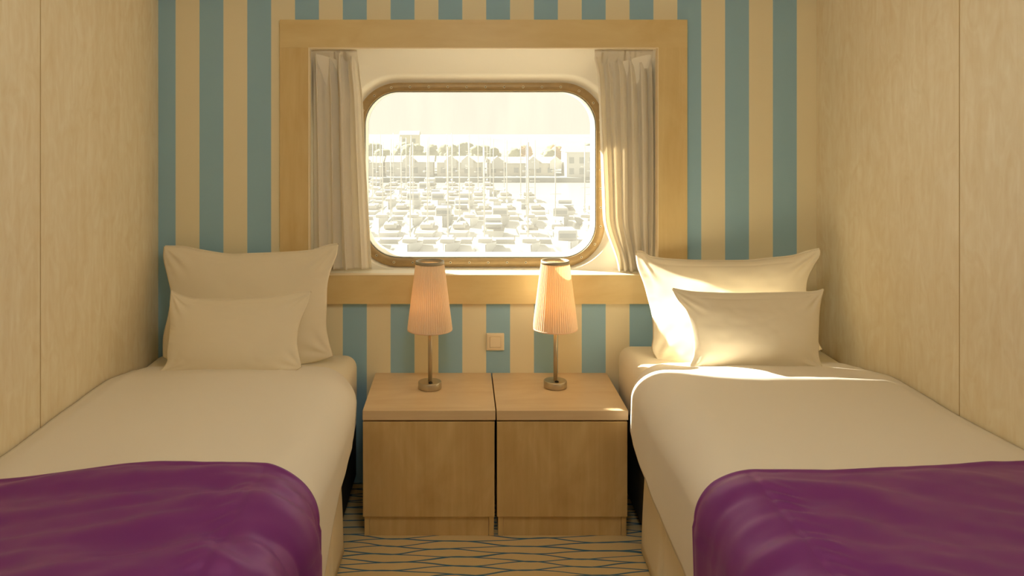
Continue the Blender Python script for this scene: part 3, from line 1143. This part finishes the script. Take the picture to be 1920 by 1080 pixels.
def proto_motor(v):
    t = empty('motor_boat', (0, 0, 0), 'x', 'boat')
    LOC[t.name] = Vector((0, 0, 0))
    L, W, H = 8.2 + v, 3.1, 1.35
    m = MB(); hull_shape(m, L, W, H, 1)
    m.build('hull', [M['boat_white'], M['boat_teak']], t)
    m = MB()
    m.box(-1.15, 1.15, -1.6, 1.8, H * 0.9, H + 1.25, 0.2)
    m.box(-1.18, 1.18, -1.3, 1.5, H + 0.35, H + 0.85, mi=1)
    m.box(-0.95, 0.95, -1.65, 1.85, H + 0.35, H + 0.85, mi=1)
    m.build('cabin', [M['boat_white'], M['boat_cabin']], t)
    m = MB()
    m.box(-1.1, 1.1, -3.6, -1.7, H + 0.5, H + 0.62, 0.05)
    for sx_ in (-1, 1):
        m.box(sx_ * 1.0 - 0.04, sx_ * 1.0 + 0.04, -3.5, -3.42, H * 0.8, H + 0.5)
    m.build('cockpit_cover', M['boat_cover'], t)
    return t


def copy_tree(o, parent=None):
    c = o.copy()
    COL.objects.link(c)
    c.parent = parent
    for ch in list(o.children):
        copy_tree(ch, c)
    return c


protos = [proto_sail(0), proto_motor(0), proto_sail(0.6), proto_motor(1.2)]
used = set()
rnd = random.Random(11)
ORD = ['nearest', 'second', 'third', 'fourth', 'fifth', 'sixth', 'seventh', 'farthest']
pont = [(103, 'nearest'), (128, 'second'), (153, 'third'), (178, 'farthest')]
for k, (d, w) in enumerate(pont):
    o = MB().box(-0.30 * d, (0.30 if d < 140 else 0.05) * d, d - CD - 1.0, d - CD + 1.0, WZ - 0.2, WZ + 0.5).build('pontoon', M['pontoon'], base=True)
    tag(o, 'long wooden pontoon in the marina, %s from the window' % w, 'pontoon', 'marina pontoons')
    for side in (-1, 1):
        row = ORD[2 * k + (0 if side < 0 else 1)]
        dd = d + side * 6.2
        x = -0.21 * dd
        xmax = (0.215 if d < 140 else (0.10 if d < 160 else 0.055)) * dd
        while x < xmax:
            kind = rnd.choice([0, 0, 2, 1, 3, 0])
            if kind in used: o = copy_tree(protos[kind])
            else:
                o = protos[kind]; used.add(kind)
            o.location = (x + rnd.uniform(-0.3, 0.3), dd - CD + rnd.uniform(-0.15, 0.15), WZ)
            o.rotation_euler = (0, 0, (0 if side > 0 else PI) + rnd.uniform(-0.06, 0.06))
            sail = kind in (0, 2)
            o['label'] = 'white %s moored in the %s row of the marina' % ('sailing boat' if sail else 'motor boat', row)
            o['group'] = '%s in the %s marina row' % ('sailing boats' if sail else 'motor boats', row)
            x += rnd.uniform(3.9, 5.2)


def house(name, x0, x1, y, h, storeys, gables, label, mat, cat='building'):
    d = 11
    z0 = WZ + 1.2
    t = empty(name, ((x0 + x1) / 2, y + d / 2, z0), label, cat, 'waterfront buildings across the marina')
    MB().box(x0, x1, y, y + d, z0, z0 + h).build('facade', M[mat], t)
    rf = MB()
    rf.add([(x0 - .3, y - .3, z0 + h), (x1 + .3, y - .3, z0 + h), (x1 + .3, y + d + .3, z0 + h), (x0 - .3, y + d + .3, z0 + h), (x0 - .3, y + d / 2, z0 + h + 1.5), (x1 + .3, y + d / 2, z0 + h + 1.5)],
           [(0, 1, 5, 4), (2, 3, 4, 5), (1, 2, 5), (3, 0, 4), (3, 2, 1, 0)])
    rf.build('roof', M['roof'], t)
    for gx in gables:
        MB().add([(gx - 1.6, y - .4, z0 + h - 1.5), (gx + 1.6, y - .4, z0 + h - 1.5), (gx + 1.6, y - .4, z0 + h + 0.5), (gx, y - .4, z0 + h + 1.9), (gx - 1.6, y - .4, z0 + h + 0.5),
                  (gx - 1.6, y + 3, z0 + h - 1.5), (gx + 1.6, y + 3, z0 + h - 1.5), (gx + 1.6, y + 3, z0 + h + 0.5), (gx, y + 3, z0 + h + 1.9), (gx - 1.6, y + 3, z0 + h + 0.5)],
                 [(0, 1, 2, 3, 4), (9, 8, 7, 6, 5), (0, 5, 6, 1), (1, 6, 7, 2), (2, 7, 8, 3), (3, 8, 9, 4), (4, 9, 5, 0)]).build('gable', M['gable'], t)
    n = max(2, int((x1 - x0) / 2.6))
    wm = None
    for s_ in range(storeys):
        for i in range(n):
            wx = x0 + (x1 - x0) * (i + 0.5) / n
            wz = z0 + 0.7 + (h - 0.8) * s_ / storeys
            if wm is None:
                o = MB().box(-0.6, 0.6, -0.08, 0.02, 0, (h - 0.8) / storeys * 0.55).build('window', M['pane'])
                wm = o.data
                o.parent = t
            else:
                o = bpy.data.objects.new('window', wm); COL.objects.link(o); o.parent = t
            o.location = Vector((wx, y, wz)) - LOC[t.name]
    return t


house('terraced_house', -36, -21, 212, 3.4, 1, (-33, -26), 'pale waterfront terrace at the far left across the marina', 'brick')
house('terraced_house', -20, -7.5, 212, 3.6, 1, (-14,), 'waterfront terrace with one white gable, left of the middle across the marina', 'gable')
house('terraced_house', -6.5, 6, 212, 3.5, 1, (-3, 1.5), 'waterfront terrace with two white gables at the middle across the marina', 'brick')
house('terraced_house', 7, 25, 214, 3.2, 1, (9.5, 19, 25), 'waterfront terrace with white gables at the right across the marina', 'brick')
house('tower_block', -23, -16, 300, 9.5, 3, (), 'tall pale tower block on the hill behind the marina', 'brick')
house('harbour_office', 27, 40, 207, 6.4, 2, (), 'tall pale harbour building at the right end of the quay', 'gable')


def blob(mb, c, r, seed, mi=0):
    bm = bmesh.new()
    bmesh.ops.create_icosphere(bm, subdivisions=3, radius=1.0)
    for v in bm.verts:
        k = 1 + 0.30 * mn.noise(v.co * 2.1 + Vector((seed, 0, 0))) + 0.16 * mn.noise(v.co * 5 + Vector((0, seed, 0)))
        v.co = Vector((c[0] + v.co.x * r * k, c[1] + v.co.y * r * k, c[2] + v.co.z * r * 0.8 * k))
    bm.verts.ensure_lookup_table()
    mb.add([v.co.copy() for v in bm.verts], [tuple(v.index for v in f.verts) for f in bm.faces], mi, True)
    bm.free()


tree_protos = {}
for i in range(24):
    r2 = random.Random(100 + i)
    x = -52 + 110 * i / 23 + r2.uniform(-0.5, 0.5)
    y = (234, 252)[i % 2] + r2.uniform(-1.5, 1.5)
    orange = 5 < x < 30 and r2.random() < 0.6
    key = ('o' if orange else 'g')
    if key not in tree_protos:
        t = empty('tree', (0, 0, 0), 'x', 'tree')
        LOC[t.name] = Vector((0, 0, 0))
        m = MB()
        for q in range(5):
            blob(m, (random.uniform(-1.6, 1.6), random.uniform(-1.2, 1.2), 5.2 + random.uniform(-1.3, 1.6)), random.uniform(1.5, 2.4), q * 3.1)
        m.build('crown', M['tree_orange' if orange else 'tree'], t)
        MB().tube([(0, 0, 0), (0, 0, 4.8)], [0.35, 0.2], 8).build('trunk', M['trunk'], t)
        tree_protos[key] = t
    else:
        t = copy_tree(tree_protos[key])
    t.location = (x, y, WZ + 1.1)
    sc = r2.uniform(0.9, 1.15)
    t.scale = (sc * 1.1, sc, sc)
    t.rotation_euler = (0, 0, r2.uniform(0, 6.28))
    t['label'] = 'autumn orange tree behind the waterfront terrace' if orange else 'grey-green tree behind the waterfront terraces'
    t['group'] = 'orange trees across the marina' if orange else 'green trees across the marina'
